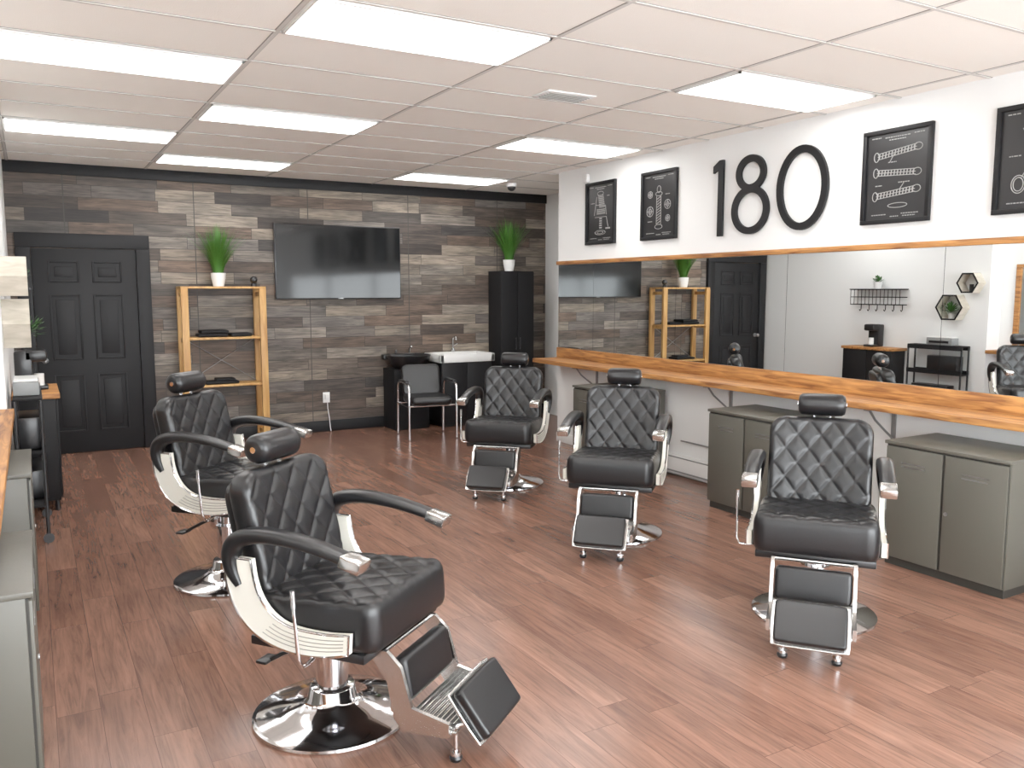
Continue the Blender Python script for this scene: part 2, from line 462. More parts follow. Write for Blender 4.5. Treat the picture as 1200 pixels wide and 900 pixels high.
# ------------------------------------------------------------------ pine shelf
SX = 1.77
e = root('wooden_shelf_unit', (SX, 9.30, 0))
s = P(); hw, hd = 0.43, 0.16
for sx in (-1, 1):
    for sy in (-1, 1): s.box((sx*(hw-0.035), sy*(hd-0.022), 0.83), (0.07, 0.044, 1.66), 0.003)
    for z in (0.1, 0.62, 1.12, 1.6): s.box((sx*(hw-0.035), 0, z), (0.03, 2*hd-0.09, 0.045), 0.002)
s.obj('uprights', M['pine'], e)
s = P()
for z in (0.64, 1.14, 1.671): s.box((0, 0, z), (2*hw-0.145 if z < 1.6 else 2*hw, 2*hd-0.01, 0.022), 0.002)
s.obj('shelf_boards', M['pine'], e)
s = P(); s.tube([(-0.36, 0.14, 0.66), (0.36, 0.14, 1.12)], 0.004); s.tube([(0.36, 0.14, 0.66), (-0.36, 0.14, 1.12)], 0.004)
s.obj('cross_brace', M['steel'], e)
tw = root('folded_black_towels', (SX, 9.28, 1.152))
t = P()
for i, (x, w_) in enumerate(((-0.12, 0.3), (-0.1, 0.28), (0.17, 0.22))):
    t.box((x, 0, 0.02+(0.036 if i == 1 else 0)), (w_, 0.22, 0.034), 0.014)
t.obj('towel_stack', M['blackm'], tw)
tw = root('barber_cape_pile', (SX-0.04, 9.28, 0.652))
t = P(); t.box((0, 0, 0.017), (0.34, 0.2, 0.03), 0.012); t.box((0.04, 0, 0.045), (0.2, 0.15, 0.028), 0.012); t.obj('folded_capes', M['blackm'], tw)
grass_plant((1.74, 9.27, 1.683), 0.52)
e = root('webcam', (2.10, 9.25, 1.683))
P().lathe([(0, 0), (0.035, 0), (0.03, 0.03), (0.02, 0.035), (0, 0.035)]).obj('webcam_base', M['blackp'], e)
P().sph((0, 0, 0.07), 0.04).obj('webcam_head', M['blackp'], e)

# ------------------------------------------------------------------ tall cabinet
e = root('tall_black_cabinet', (5.32, 9.31, 0))
P().bb(-0.24, 0.24, -0.15, 0.165, 0, 1.88, 0.004).obj('carcass', M['blackm'], e)
t = P(); t.bb(-0.235, -0.003, -0.168, -0.15, 0.06, 1.87, 0.003); t.bb(0.003, 0.235, -0.168, -0.15, 0.06, 1.87, 0.003); t.obj('cabinet_doors', M['blackm'], e)
t = P(); t.tube([(-0.03, -0.185, 0.9), (-0.03, -0.185, 1.05)], 0.005); t.tube([(0.03, -0.185, 0.9), (0.03, -0.185, 1.05)], 0.005)
for sx in (-0.03, 0.03):
    for z in (0.91, 1.04): t.cyl((sx, -0.186, z), (sx, -0.165, z), 0.004)
t.obj('cabinet_handles', M['blackp'], e)
grass_plant((5.26, 9.26, 1.881), 0.52)

# ------------------------------------------------------------------ wash station
e = root('wash_basin_cabinet', (4.55, 9.25, 0))
P().bb(-0.34, 0.34, -0.2, 0.22, 0.06, 0.78, 0.004).obj('vanity_body', M['black'], e)
t = P(); t.bb(-0.335, -0.003, -0.216, -0.2, 0.09, 0.77, 0.003); t.bb(0.003, 0.335, -0.216, -0.2, 0.09, 0.77, 0.003); t.obj('vanity_doors', M['black'], e)
P().bb(-0.31, 0.31, -0.17, 0.2, 0, 0.06).obj('toe_kick', M['blackm'], e)
t = P(); t.bb(-0.37, 0.37, -0.24, -0.19, 0.78, 0.88, 0.012); t.bb(-0.37, 0.37, 0.14, 0.23, 0.78, 0.88, 0.012)
t.bb(-0.37, -0.31, -0.24, 0.23, 0.78, 0.88, 0.012); t.bb(0.31, 0.37, -0.24, 0.23, 0.78, 0.88, 0.012); t.bb(-0.35, 0.35, -0.22, 0.2, 0.78, 0.80)
t.obj('ceramic_basin', M['pot'], e)
t = P(); t.cyl((0, 0.18, 0.88), (0, 0.18, 0.92), 0.025)
t.tube([(0, 0.18, 0.9), (0, 0.18, 1.03), (0, 0.165, 1.06), (0, 0.13, 1.07), (0, 0.09, 1.06), (0, 0.08, 1.03)], 0.011, 10)
t.tube([(0.0, 0.18, 0.95), (0.06, 0.18, 0.98)], 0.007); t.obj('faucet', M['chrome'], e)
e = root('shampoo_bowl_station', (3.86, 9.22, 0))
P().bb(-0.22, 0.22, -0.1, 0.25, 0, 0.72, 0.004).obj('pedestal_cabinet', M['blackm'], e)
t = P(); t.lathe([(0, 0.70), (0.12, 0.70), (0.22, 0.78), (0.255, 0.86), (0.262, 0.88), (0.25, 0.885), (0.235, 0.87), (0.2, 0.80), (0.11, 0.735), (0, 0.73)], (0, -0.02, 0), Mx=Matrix.Diagonal((1, 0.95, 1, 1)))
t.box((0, 0.2, 0.85), (0.5, 0.1, 0.07), 0.02); t.obj('shampoo_bowl', M['blackp'], e)
t = P(); t.tube([(0.1, 0.2, 0.88), (0.1, 0.19, 0.95), (0.1, 0.13, 0.97)], 0.01); t.tube([(-0.08, 0.2, 0.88), (-0.08, 0.17, 0.93)], 0.012); t.obj('bowl_faucet', M['chrome'], e)

e = root('guest_armchair', (3.82, 8.60, 0), -8)
t = P(); t._m(cushion(0.46, 0.46, 0.09, 0.05, 0.035, False, step=0.03), Matrix.Translation((0, -0.02, 0.43))); t.obj('seat_pad', M['leather'], e)
t = P(); t._m(cushion(0.45, 0.36, 0.06, 0.06, 0.03, False, step=0.03), frame((0, 0.24, 0.62), (1, 0, 0), (0, 0.22, 1), (0, -1, 0.22))); t.obj('back_pad', M['leather'], e)
t = P()
for sx in (-1, 1):
    x = sx*0.27
    t.tube([(x, -0.25, 0.012), (x, -0.25, 0.3), (x, -0.25, 0.57), (x, -0.235, 0.605), (x, -0.2, 0.62), (x, 0.1, 0.62), (x, 0.2, 0.61), (x, 0.23, 0.57), (x, 0.25, 0.3), (x, 0.26, 0.012)], 0.012, 10)
    t.tube([(x, -0.25, 0.37), (x, 0.24, 0.37)], 0.01)
t.tube([(-0.27, -0.2, 0.375), (0.27, -0.2, 0.375)], 0.01); t.tube([(-0.27, 0.2, 0.375), (0.27, 0.2, 0.375)], 0.01)
t.obj('chrome_frame', M['chrome'], e)
t = P()
for sx in (-1, 1): t.box((sx*0.27, -0.03, 0.638), (0.05, 0.3, 0.025), 0.01)
t.obj('arm_pads', M['blackp'], e)

e = root('wall_outlet', (2.94, YB-0.004, 0.40))
P().box((0, -0.005, 0), (0.08, 0.01, 0.12), 0.003).obj('outlet_plate', M['whitetrim'], e)
P().box((0, -0.03, 0.01), (0.05, 0.045, 0.06), 0.008).obj('plug', M['whitetrim'], e)
P().tube([(0, -0.04, -0.01), (0.0, -0.05, -0.12), (0.02, -0.04, -0.24), (0.03, -0.035, -0.35), (0.03, -0.06, -0.392)], 0.004).obj('power_cord', M['whitetrim'], e)

# ------------------------------------------------------------------ mirror walls
def put(p, nm, m, e):
    o = p.obj(nm, m, e); o.location = -e.location; return o
joints = [0.72, 1.97, 3.22, 4.47, 5.72, 6.97, 7.62]
e = root('long_station_mirror', (XR, 4.2, 1.47))
for i in range(len(joints)-1):
    put(P().bb(XR-0.012, XR-0.004, joints[i]+0.0015, joints[i+1]-0.0015, 1.032, 1.91), 'mirror_pane_%d' % (i+1), M['mirror'], e)
put(P().bb(XR-0.004, XR-0.0005, 0.72, 7.62, 1.032, 1.91), 'mirror_backing', M['blackm'], e)
put(P().bb(XR-0.03, XR-0.0005, 0.70, 7.64, 1.912, 1.95, 0.003), 'mirror_top_rail', M['ledge'], e)
e = root('wood_station_ledge', (XR-0.16, 4.2, 0.9))
put(P().bb(XR-0.33, XR-0.0005, 0.70, 7.63, 0.88, 0.922, 0.004), 'ledge_board', M['ledge'], e)
put(P().bb(XR-0.025, XR-0.0005, 0.70, 7.63, 0.922, 1.03, 0.003), 'ledge_backsplash', M['ledge'], e)
br = P()
for y in (1.75, 3.52, 5.02, 6.9):
    br.bb(XR-0.3, XR-0.001, y-0.015, y+0.015, 0.868, 0.880); br.bb(XR-0.012, XR-0.001, y-0.015, y+0.015, 0.62, 0.88)
    br.tube([(XR-0.26, y, 0.87), (XR-0.2, y, 0.80), (XR-0.012, y, 0.66)], 0.008)
put(br, 'ledge_brackets', M['steel'], e)

e = root('station_mirror', (XLN, 3.2, 1.47))
for i, (a_, b_) in enumerate(((0.72, 1.97), (1.97, 3.22), (3.22, 4.47), (4.47, 5.72))):
    put(P().bb(XLN+0.002, XLN+0.012, a_+0.002, b_-0.002, 1.032, 1.91), 'mirror_pane_%d' % (i+1), M['mirror'], e)
t = P(); t.bb(XLN+0.0005, XLN+0.03, 0.70, 5.78, 1.912, 1.95, 0.003); t.bb(XLN+0.0005, XLN+0.03, 5.72, 5.78, 1.032, 1.912, 0.003); put(t, 'mirror_wood_frame', M['ledge'], e)
e = root('wood_wall_counter', (XLN+0.15, 3.2, 0.9))
put(P().bb(XLN+0.0005, XLN+0.30, 0.70, 5.94, 0.88, 0.922, 0.004), 'counter_board', M['ledge'], e)
put(P().bb(XLN+0.0005, XLN+0.025, 0.70, 5.78, 0.922, 1.03, 0.003), 'counter_backsplash', M['ledge'], e)

e = root('baseboard_heater', (XR-0.0005, 5.9, 0))
t = P(); t.bb(-0.045, 0, -1.05, 1.05, 0.02, 0.19, 0.008); t.obj('heater_body', M['whitetrim'], e)
t = P(); t.bb(-0.047, -0.043, -1.03, 1.03, 0.035, 0.05); t.bb(-0.047, -0.043, -1.03, 1.03, 0.165, 0.175); t.obj('heater_slots', M['greyp'], e)
t = P(); t.bb(-0.04, 0, -1.05, -0.98, 0, 0.03); t.bb(-0.04, 0, 0.98, 1.05, 0, 0.03); t.obj('heater_feet', M['whitetrim'], e)
e = root('junction_box', (XR-0.0005, 4.98, 0.32))
P().box((-0.025, 0, 0), (0.05, 0.08, 0.11), 0.004).obj('box_body', M['steel'], e)
t = P(); t.tube([(-0.02, 0.04, 0), (-0.02, 0.3, -0.0), (-0.02, 0.62, 0)], 0.007); t.tube([(-0.02, 0, -0.05), (-0.02, 0, -0.12)], 0.007); t.obj('metal_conduit', M['steel'], e)

# ------------------------------------------------------------------ metal cabinets
def cabinet(loc, rz, w=0.74, d=0.50, h=0.755):
    e = root('metal_storage_cabinet', loc, rz)
    P().bb(-w/2, w/2, -d/2+0.018, d/2, 0.05, h-0.02, 0.003).obj('cabinet_body', M['cab'], e)
    P().bb(-w/2-0.004, w/2+0.004, -d/2-0.004, d/2, h-0.02, h, 0.003).obj('cabinet_top', M['cab'], e)
    P().bb(-w/2+0.01, w/2-0.01, -d/2+0.03, d/2, 0, 0.05).obj('plinth', M['cabd'], e)
    P().bb(-w/2+0.008, w/2-0.008, -d/2+0.010, -d/2+0.019, 0.06, h-0.025).obj('door_gap_shadow_frame', M['cabd'], e)
    t = P()
    for sx in (-1, 1): t.box((sx*w/4, -d/2+0.008, (h+0.02)/2+0.003), (w/2-0.018, 0.016, h-0.09), 0.003)
    t.obj('cabinet_doors', M['cab'], e)
    t = P()
    for sx in (-1, 1):
        for k in range(2): t.box((sx*w/4, -d/2-0.0008, h-0.12-0.022*k), (0.15, 0.003, 0.007))
    t.obj('door_vents', M['steel'], e)
    t = P(); t.cyl((0.03, -d/2-0.006, h*0.52), (0.03, -d/2+0.002, h*0.52), 0.011); t.obj('lock', M['steel'], e)
for y in (1.1, 2.81, 4.33, 6.16): cabinet((XR-0.30, y, 0), -90)
for y in (1.3, 3.17, 5.02): cabinet((XLN+0.192, y, 0), 90, d=0.37)

# ------------------------------------------------------------------ framed posters
def ell(cx, cz, a, b, n=48): return [(cx+a*math.cos(2*math.pi*i/n), cz+b*math.sin(2*math.pi*i/n)) for i in range(n)]
def poster(y, z, w, h, kind):
    e = root('framed_poster', (XR-0.002, y, z), -90)
    f = 0.028
    t = P()
    t.bb(-w/2, w/2, -0.03, 0, h/2-f, h/2, 0.002); t.bb(-w/2, w/2, -0.03, 0, -h/2, -h/2+f, 0.002)
    t.bb(-w/2, -w/2+f, -0.03, 0, -h/2+f, h/2-f, 0.002); t.bb(w/2-f, w/2, -0.03, 0, -h/2+f, h/2-f, 0.002)
    t.obj('picture_frame', M['black'], e)
    P().bb(-w/2+f, w/2-f, -0.014, -0.004, -h/2+f, h/2-f).obj('print', M['poster'], e)
    a = P(); Y = -0.0155
    def ln(*pts, r=0.0025): a.tube([(x, Y, z_) for x, z_ in pts], r, 5)
    def el(cx, cz, ra, rb, r=0.0025): a.tube([(x, Y, z_) for x, z_ in ell(cx, cz, ra, rb, 28)], r, 5, closed=True)
    def bl(x0, x1, z0, z1): a.bb(x0, x1, Y-0.001, Y+0.001, z0, z1)
    def txt(x0, x1, z_):
        x = x0
        while x < x1:
            w__ = random.uniform(0.008, 0.022); bl(x, min(x+w__, x1), z_-0.003, z_+0.003); x += w__+0.005
    txt(-0.19, -0.12, h/2-0.05); txt(0.12, 0.19, h/2-0.05); txt(-0.09, 0.09, h/2-0.055); txt(-0.06, 0.06, h/2-0.072)
    if kind == 0:
        for k in range(9): bl(-0.04+0.003*k, 0.05+0.003*k, 0.17-0.014*k-0.004, 0.17-0.014*k+0.004)
        el(0.0, 0.19, 0.05, 0.02)
        for k in range(4): bl(-0.06, 0.08, 0.035-0.014*k-0.004, 0.035-0.014*k+0.003)
        ln((-0.10, -0.02), (-0.06, 0.16)); ln((0.10, -0.02), (0.085, 0.07), (-0.07, 0.08)); ln((-0.09, -0.04), (0.10, -0.04))
        for k in range(5): bl(-0.015, 0.025, -0.055-0.022*k-0.006, -0.055-0.022*k+0.006)
        el(0, -0.19, 0.085, 0.022); el(0, -0.19, 0.05, 0.012); ln((0.1, -0.04), (0.13, -0.14)); bl(0.09, 0.16, -0.16, -0.145)
        txt(-0.16, -0.1, 0.1); txt(0.11, 0.15, 0.16)
    elif kind == 1:
        ln((-0.03, -0.17), (-0.03, 0.08)); ln((0.03, -0.17), (0.03, 0.08)); el(0, 0.10, 0.045, 0.018); el(0, 0.14, 0.025, 0.03); el(0, -0.19, 0.05, 0.02)
        for k in range(10): ln((-0.028, -0.165+0.024*k), (0.028, -0.14+0.024*k), r=0.004)
        for cx, cz, rr in ((0.12, 0.0, 0.04), (0.125, -0.12, 0.028), (-0.12, -0.05, 0.045), (-0.12, 0.1, 0.03)):
            el(cx, cz, rr, rr); el(cx, cz, rr*0.5, rr*0.5); ln((cx-rr, cz), (cx+rr, cz)); ln((cx, cz-rr), (cx, cz+rr))
        txt(-0.15, -0.09, -0.14); txt(0.09, 0.15, 0.09)
    elif kind == 2:
        for (cz, s_) in ((0.15, 0.12), (0.02, -0.06), (-0.11, 0.1)):
            for o in (-0.018, 0, 0.018): ln((-0.14, cz-0.14*s_+o), (0.14, cz+0.14*s_+o))
            for k in range(12): ln((-0.13+0.023*k, cz-0.02+(-0.13+0.023*k)*s_), (-0.125+0.023*k, cz+0.02+(-0.13+0.023*k)*s_), r=0.0035)
            el(0.15, cz+0.15*s_, 0.03, 0.022); el(-0.15, cz-0.15*s_, 0.018, 0.03)
        ln((-0.05, 0.09), (-0.02, 0.14)); ln((0.06, -0.05), (0.03, -0.09)); txt(-0.06, 0.0, 0.09); txt(0.02, 0.1, -0.045); txt(-0.15, -0.1, -0.055); el(0.02, -0.19, 0.07, 0.015)
    else:
        for o in (0, 0.014):
            ln((-0.10+o, 0.17), (0.08+o, -0.1)); ln((0.12-o, 0.17), (-0.08-o, -0.1))
        el(-0.11, -0.14, 0.04, 0.05); el(0.11, -0.14, 0.04, 0.05); el(-0.11, -0.14, 0.028, 0.038); el(0.11, -0.14, 0.028, 0.038); el(0.01, 0.02, 0.015, 0.015); txt(-0.17, -0.1, 0.02); txt(0.1, 0.16, 0.03)
    txt(-0.17, -0.06, -h/2+0.06); txt(0.05, 0.17, -h/2+0.06); txt(-0.03, 0.03, -h/2+0.045); txt(0.06, 0.15, -h/2+0.045)
    a.obj('line_drawing', M['art'], e)
poster(6.86, 2.40, 0.49, 0.61, 0)
poster(5.97, 2.40, 0.49, 0.61, 1)
poster(3.59, 2.385, 0.50, 0.61, 2)
poster(2.69, 2.385, 0.50, 0.61, 3)

e = root('wall_number_sign', (XR-0.002, 4.77, 2.385), -90)   # local x -> -Y
sw = 0.054
t = P(); H2 = 0.305
x1 = -0.41
t.prism([(x1-sw/2, -H2), (x1+sw/2, -H2), (x1+sw/2, H2), (x1-sw/2+0.012, H2), (x1-0.085, H2-0.045), (x1-0.085, H2-0.10), (x1-sw/2, H2-0.07)], -0.035, -0.012)
t.obj('digit_1', M['black'], e)
t = P(); cx = -0.085
t.ring(ell(cx, 0.165, 0.155, 0.14), ell(cx, 0.165, 0.155-sw, 0.14-sw), -0.035, -0.012)
t.ring(ell(cx, -0.118, 0.195, 0.187), ell(cx, -0.118, 0.195-sw, 0.187-sw), -0.0352, -0.0118)
t.obj('digit_8', M['black'], e)
t = P(); cx = 0.42
t.ring(ell(cx, 0, 0.235, H2), ell(cx, 0, 0.235-sw, H2-sw), -0.035, -0.012); t.obj('digit_0', M['black'], e)
t = P()
for (x, z) in ((x1, 0.2), (x1, -0.2), (-0.085, 0.28), (-0.085, -0.28), (0.42, 0.275), (0.42, -0.275)): t.cyl((x, -0.02, z), (x, 0.002, z), 0.01)
t.obj('standoffs', M['steel'], e)

# ------------------------------------------------------------------ left side wall things
def hexpts(r, rot=0): return [(r*math.cos(math.pi/3*i+rot), r*math.sin(math.pi/3*i+rot)) for i in range(6)]
def leafmesh(cen, n, lmin, lmax, hmax, wall):
    t = bmesh.new(); cen = Vector(cen)
    for i in range(n):
        a = random.uniform(0, 6.28); el_ = random.uniform(-0.1, 1.45); L_ = random.uniform(lmin, lmax)
        d = Vector((math.cos(a)*math.cos(el_), math.sin(a)*math.cos(el_), math.sin(el_))); p = cen+d*L_
        if wall and p.y > -0.02: p.y = -0.02
        if p.z > cen.z+hmax: p.z = cen.z+hmax
        sd = Vector((-d.y, d.x, 0.01)).normalized()*0.012
        v = [t.verts.new(p-d*0.022), t.verts.new(p+sd), t.verts.new(p+d*0.022), t.verts.new(p-sd)]; t.faces.new(v)
        v2 = [t.verts.new(cen), t.verts.new(p-d*0.02+sd*0.1), t.verts.new(p-d*0.02-sd*0.1)]; t.faces.new(v2)
    return t
def hexshelf(y, z, r, plant):
    e = root('hexagon_wall_shelf', (XL+0.001, y, z), 90)
    P().ring(hexpts(r), hexpts(r-0.02), -0.155, 0).obj('hexagon_frame', M['hex'], e)
    P().ring(hexpts(r+0.001), hexpts(r-0.021), -0.158, -0.153).obj('hexagon_dark_edge', M['blackm'], e)
    zb = -(r-0.02)*math.sin(math.pi/3)
    if plant:
        P().lathe([(0, 0), (0.035, 0), (0.045, 0.06), (0.04, 0.06), (0, 0.055)], (0, -0.08, zb)).obj('succulent_pot', M['pot'], e)
        q = P(); q._m(leafmesh((0, -0.115, zb+0.07), 170, 0.05, 0.14, 0.15, True)); q.obj('succulent_leaves', M['grass2'], e)
    else:
        P().cyl((0, -0.06, zb), (0, -0.06, zb+0.09), 0.025).obj('jar', M['blackp'], e)
hexshelf(6.14, 1.73, 0.14, False)
hexshelf(6.36, 1.43, 0.18, True)

e = root('wall_basket_rack', (XL, 7.42, 1.45), 90)
t = P(); W2 = 0.38
for z in (0, 0.1, 0.2):
    t.tube([(-W2, -0.008, z), (-W2, -0.16, z), (W2, -0.16, z), (W2, -0.008, z)], 0.006, 6); t.tube([(-W2, -0.008, z), (W2, -0.008, z)], 0.006, 6)
for i in range(14):
    x = -W2+2*W2*i/13; t.tube([(x, -0.16, 0.2), (x, -0.16, 0), (x, -0.008, 0)], 0.004, 6)
for i in range(6):
    x = -W2+0.06+i*0.128; t.tube([(x, -0.008, 0), (x, -0.01, -0.07), (x, -0.03, -0.09), (x, -0.045, -0.07)], 0.005, 6)
t.obj('wire_basket', M['blackm'], e)
P().box((0, -0.088, 0.205), (2*W2+0.03, 0.17, 0.014), 0.002).obj('basket_top_board', M['blackp'], e)
e = root('small_potted_plant', (XL+0.10, 7.42, 1.663))
P().lathe([(0, 0), (0.045, 0), (0.06, 0.09), (0.054, 0.09), (0, 0.085)]).obj('pot', M['pot'], e)
q = P(); q._m(leafmesh((0, 0, 0.085), 110, 0.03, 0.085, 0.1, False)); q.obj('leaves', M['grass2'], e)

e = root('coffee_console', (XL+0.16, 7.40, 0), 90)
P().box((0, 0, 0.865), (0.80, 0.31, 0.035), 0.003).obj('wood_top', M['ledge'], e)
P().bb(-0.38, 0.38, -0.125, 0.14, 0.08, 0.847, 0.003).obj('console_body', M['black'], e)
t = P(); t.bb(-0.375, -0.003, -0.14, -0.125, 0.1, 0.84, 0.002); t.bb(0.003, 0.375, -0.14, -0.125, 0.1, 0.84, 0.002); t.obj('console_doors', M['black'], e)
t = P()
for sx in (-0.35, 0.35):
    for sy in (-0.10, 0.11): t.cyl((sx, sy, 0), (sx, sy, 0.08), 0.018)
t.obj('console_feet', M['blackp'], e)
e = root('coffee_maker', (XL+0.15, 7.42, 0.883), 90)
t = P(); t.box((0, 0.06, 0.15), (0.16, 0.12, 0.30), 0.015); t.box((0, -0.02, 0.26), (0.16, 0.16, 0.09), 0.02); t.box((0, -0.03, 0.015), (0.15, 0.14, 0.03), 0.008)
t.obj('coffee_machine_body', M['blackp'], e); P().cyl((0, -0.04, 0.03), (0, -0.04, 0.12), 0.035).obj('cup', M['pot'], e)

CD = 0.082
e = root('black_utility_cart', (XL+CD+0.03, 6.50, 0), 90)
t = P()
for sx in (-0.36, 0.36):
    for sy in (-CD+0.01, CD-0.01): t.cyl((sx, sy, 0.06), (sx, sy, 0.94), 0.012)
t.obj('cart_legs', M['blackp'], e)
t = P()
for z in (0.25, 0.6, 0.95):
    t.box((0, 0, z), (0.74, 2*CD, 0.015), 0.002)
    za, zb_ = (z, z+0.05) if z < 0.9 else (z-0.05, z)
    t.bb(-0.37, 0.37, -CD-0.002, -CD+0.008, za, zb_); t.bb(-0.37, 0.37, CD-0.008, CD+0.002, za, zb_)
t.obj('cart_trays', M['blackm'], e)
t = P()
for sx in (-0.36, 0.36):
    for sy in (-CD+0.01, CD-0.01): t.cyl((sx-0.012, sy, 0.032), (sx+0.012, sy, 0.032), 0.032)
t.obj('cart_wheels', M['blackp'], e)
t = P(); t.box((-0.1, 0, 0.72), (0.4, 0.14, 0.21), 0.01); t.box((0.05, 0, 0.36), (0.5, 0.14, 0.19), 0.01); t.obj('storage_bins', M['blackp'], e)
e = root('printer', (XL+CD+0.025, 6.45, 0.959), 90)
P().box((0, 0, 0.045), (0.34, 0.15, 0.09), 0.008).obj('printer_body', M['greyp'], e)
P().box((0, 0, 0.098), (0.33, 0.14, 0.014), 0.004).obj('printer_lid', M['pot'], e)
P().box((0, -0.077, 0.04), (0.26, 0.008, 0.03)).obj('printer_slot', M['blackp'], e)

# ------------------------------------------------------------------ barber chair
def chair_parts():
    parts = []
    add = lambda p, n, m, a=38: parts.append((n, p.mesh(n, m, a)))
    p = P(); p._m(cushion(0.565, 0.545, 0.18, 0.06, 0.045, True, pw=3.6, crown=0.01, amp=0.006), frame((0.10, 0, 0.482), (0, -1, 0), (math.cos(0.05), 0, math.sin(0.05)), (-math.sin(0.05), 0, math.cos(0.05))))
    add(p, 'seat_cushion', M['leather'], 80)
    ta = math.radians(12)
    up = Vector((-math.sin(ta), 0, math.cos(ta))); nf = Vector((math.cos(ta), 0, math.sin(ta)))
    p = P(); p._m(cushion(0.51, 0.50, 0.10, 0.085, 0.04, True, bend=0.08, taper=0.0, pw=3.0, amp=0.006), frame((-0.195, 0, 0.735), (0, 1, 0), up, nf))
    add(p, 'backrest', M['leather'], 80)
    p = P(); p._m(cushion(0.46, 0.46, 0.06, 0.07, 0.02, False, step=0.03), frame((-0.235, 0, 0.72), (0, 1, 0), up, nf)); add(p, 'backrest_shell', M['leather'], 60)
    prof = [(0, -0.118), (0.03, -0.117), (0.047, -0.112), (0.056, -0.098), (0.058, -0.07), (0.058, 0.07), (0.056, 0.098), (0.047, 0.112), (0.03, 0.117), (0, 0.118)]
    p = P(); p.lathe(prof, (-0.245, 0, 1.047), 28, Matrix.Rotation(math.pi/2, 4, 'X')); add(p, 'headrest', M['leather'], 60)
    p = P()
    for y in (-0.04, 0.04): p.tube([(-0.255, y, 0.9), (-0.25, y, 1.02)], 0.008)
    p.cyl((-0.245, -0.122, 1.047), (-0.245, 0.122, 1.047), 0.012); add(p, 'headrest_posts', M['chrome'])
    for sgn, nm in ((-1, 'right'), (1, 'left')):
        y = sgn*0.305
        raw = [(-0.165, 0.60, 0.03, 0.03, 0.006), (-0.195, 0.655, 0.054, 0.054, 0.004), (-0.20, 0.715, 0.068, 0.064, 0.002), (-0.17, 0.762, 0.076, 0.066, 0), (-0.10, 0.787, 0.080, 0.058, 0),
               (-0.01, 0.793, 0.080, 0.051, 0), (0.09, 0.786, 0.078, 0.046, 0), (0.18, 0.772, 0.074, 0.043, 0), (0.28, 0.749, 0.070, 0.039, 0)]
        sm = smoothpts(raw, 4)
        p = P(); p.sweepY([(q[0], y+sgn*q[4], q[1]) for q in sm], [(q[2], q[3]) for q in sm]); add(p, 'arm_pad_'+nm, M['leather'], 50)
        p = P(); p.box((0.312, y, 0.738), (0.085, 0.074, 0.044), 0.007, rot=(0, 0.26, 0)); add(p, 'arm_cap_'+nm, M['alu'])
        outer = smoothpts([(-0.225, 0.70), (-0.222, 0.62), (-0.20, 0.545), (-0.155, 0.475), (-0.09, 0.425), (0.0, 0.395), (0.10, 0.385), (0.20, 0.395), (0.285, 0.415)], 3)
        inner = smoothpts([(0.29, 0.485), (0.20, 0.475), (0.10, 0.475), (0.03, 0.485), (-0.03, 0.515), (-0.075, 0.565), (-0.10, 0.63), (-0.11, 0.70)], 3)
        ya, yb = sorted((sgn*0.290, sgn*0.315))
        p = P(); p.prism(outer+inner, ya, yb); add(p, 'side_panel_'+nm, M['panel'], 20)
        p = P(); yy = sgn*0.3155
        p.tube([(x, yy, z) for x, z in outer+inner], 0.0045, 6, closed=True)
        add(p, 'side_trim_'+nm, M['chrome'])
        p = P(); inn = list(reversed(inner)); no = len(outer); ni = len(inn)
        for f in (0.25, 0.42, 0.58, 0.75):
            mid = []
            for i in range(no):
                a_ = Vector(outer[i]); u = i/(no-1)*(ni-1); j = min(int(u), ni-2); b_ = Vector(inn[j]).lerp(Vector(inn[j+1]), u-j)
                q = a_.lerp(b_, f); mid.append((q.x, yy-sgn*0.0003, q.y))
            p.tube(mid[no//2:-1], 0.0020, 5)
        add(p, 'side_grooves_'+nm, M['panelg'])
    p = P(); p.bb(-0.16, 0.32, -0.27, 0.27, 0.365, 0.40, 0.006); p.bb(-0.13, 0.2, -0.13, 0.13, 0.335, 0.385, 0.01)
    for sgn in (-1, 1): p.bb(-0.12, 0.24, sgn*0.26, sgn*0.292, 0.40, 0.46)
    add(p, 'seat_frame', M['blackp'])
    p = P(); p.lathe([(0, 0.0), (0.30, 0.0), (0.305, 0.006), (0.303, 0.016), (0.285, 0.024), (0.20, 0.040), (0.12, 0.062), (0.095, 0.085), (0.088, 0.12), (0.082, 0.125), (0.0, 0.125)], seg=64); add(p, 'round_base', M['chrome'], 40)
    p = P(); p.cyl((0, 0, 0.11), (0, 0, 0.25), 0.062, seg=32); p.cyl((0, 0, 0.25), (0, 0, 0.262), 0.07, seg=32); p.cyl((0, 0, 0.26), (0, 0, 0.35), 0.045, seg=32)
    p.box((-0.06, 0, 0.29), (0.05, 0.1, 0.09), 0.01); add(p, 'hydraulic_column', M['chrome'])
    p = P(); p.tube([(-0.03, 0.0, 0.28), (-0.14, 0.0, 0.25), (-0.24, 0.0, 0.20), (-0.29, 0.0, 0.17)], 0.009); p.box((-0.31, 0, 0.168), (0.05, 0.08, 0.014), 0.005)
    add(p, 'pump_pedal', M['blackp'])
    p = P(); p.tube([(0.12, -0.20, 0.38), (0.13, -0.33, 0.365), (0.135, -0.365, 0.37), (0.13, -0.378, 0.40), (0.115, -0.38, 0.60)], 0.0065, 10); p.tube([(0.117, -0.38, 0.58), (0.114, -0.38, 0.64)], 0.009, 10)
    add(p, 'recline_lever', M['chrome'])
    p = P(); p._m(cushion(0.34, 0.155, 0.06, 0.025, 0.02, False, step=0.03), frame((0.405, 0, 0.285), (0, 1, 0), (-0.207, 0, 0.978), (0.978, 0, 0.207))); add(p, 'calf_pad', M['leather'], 60)
    p = P()
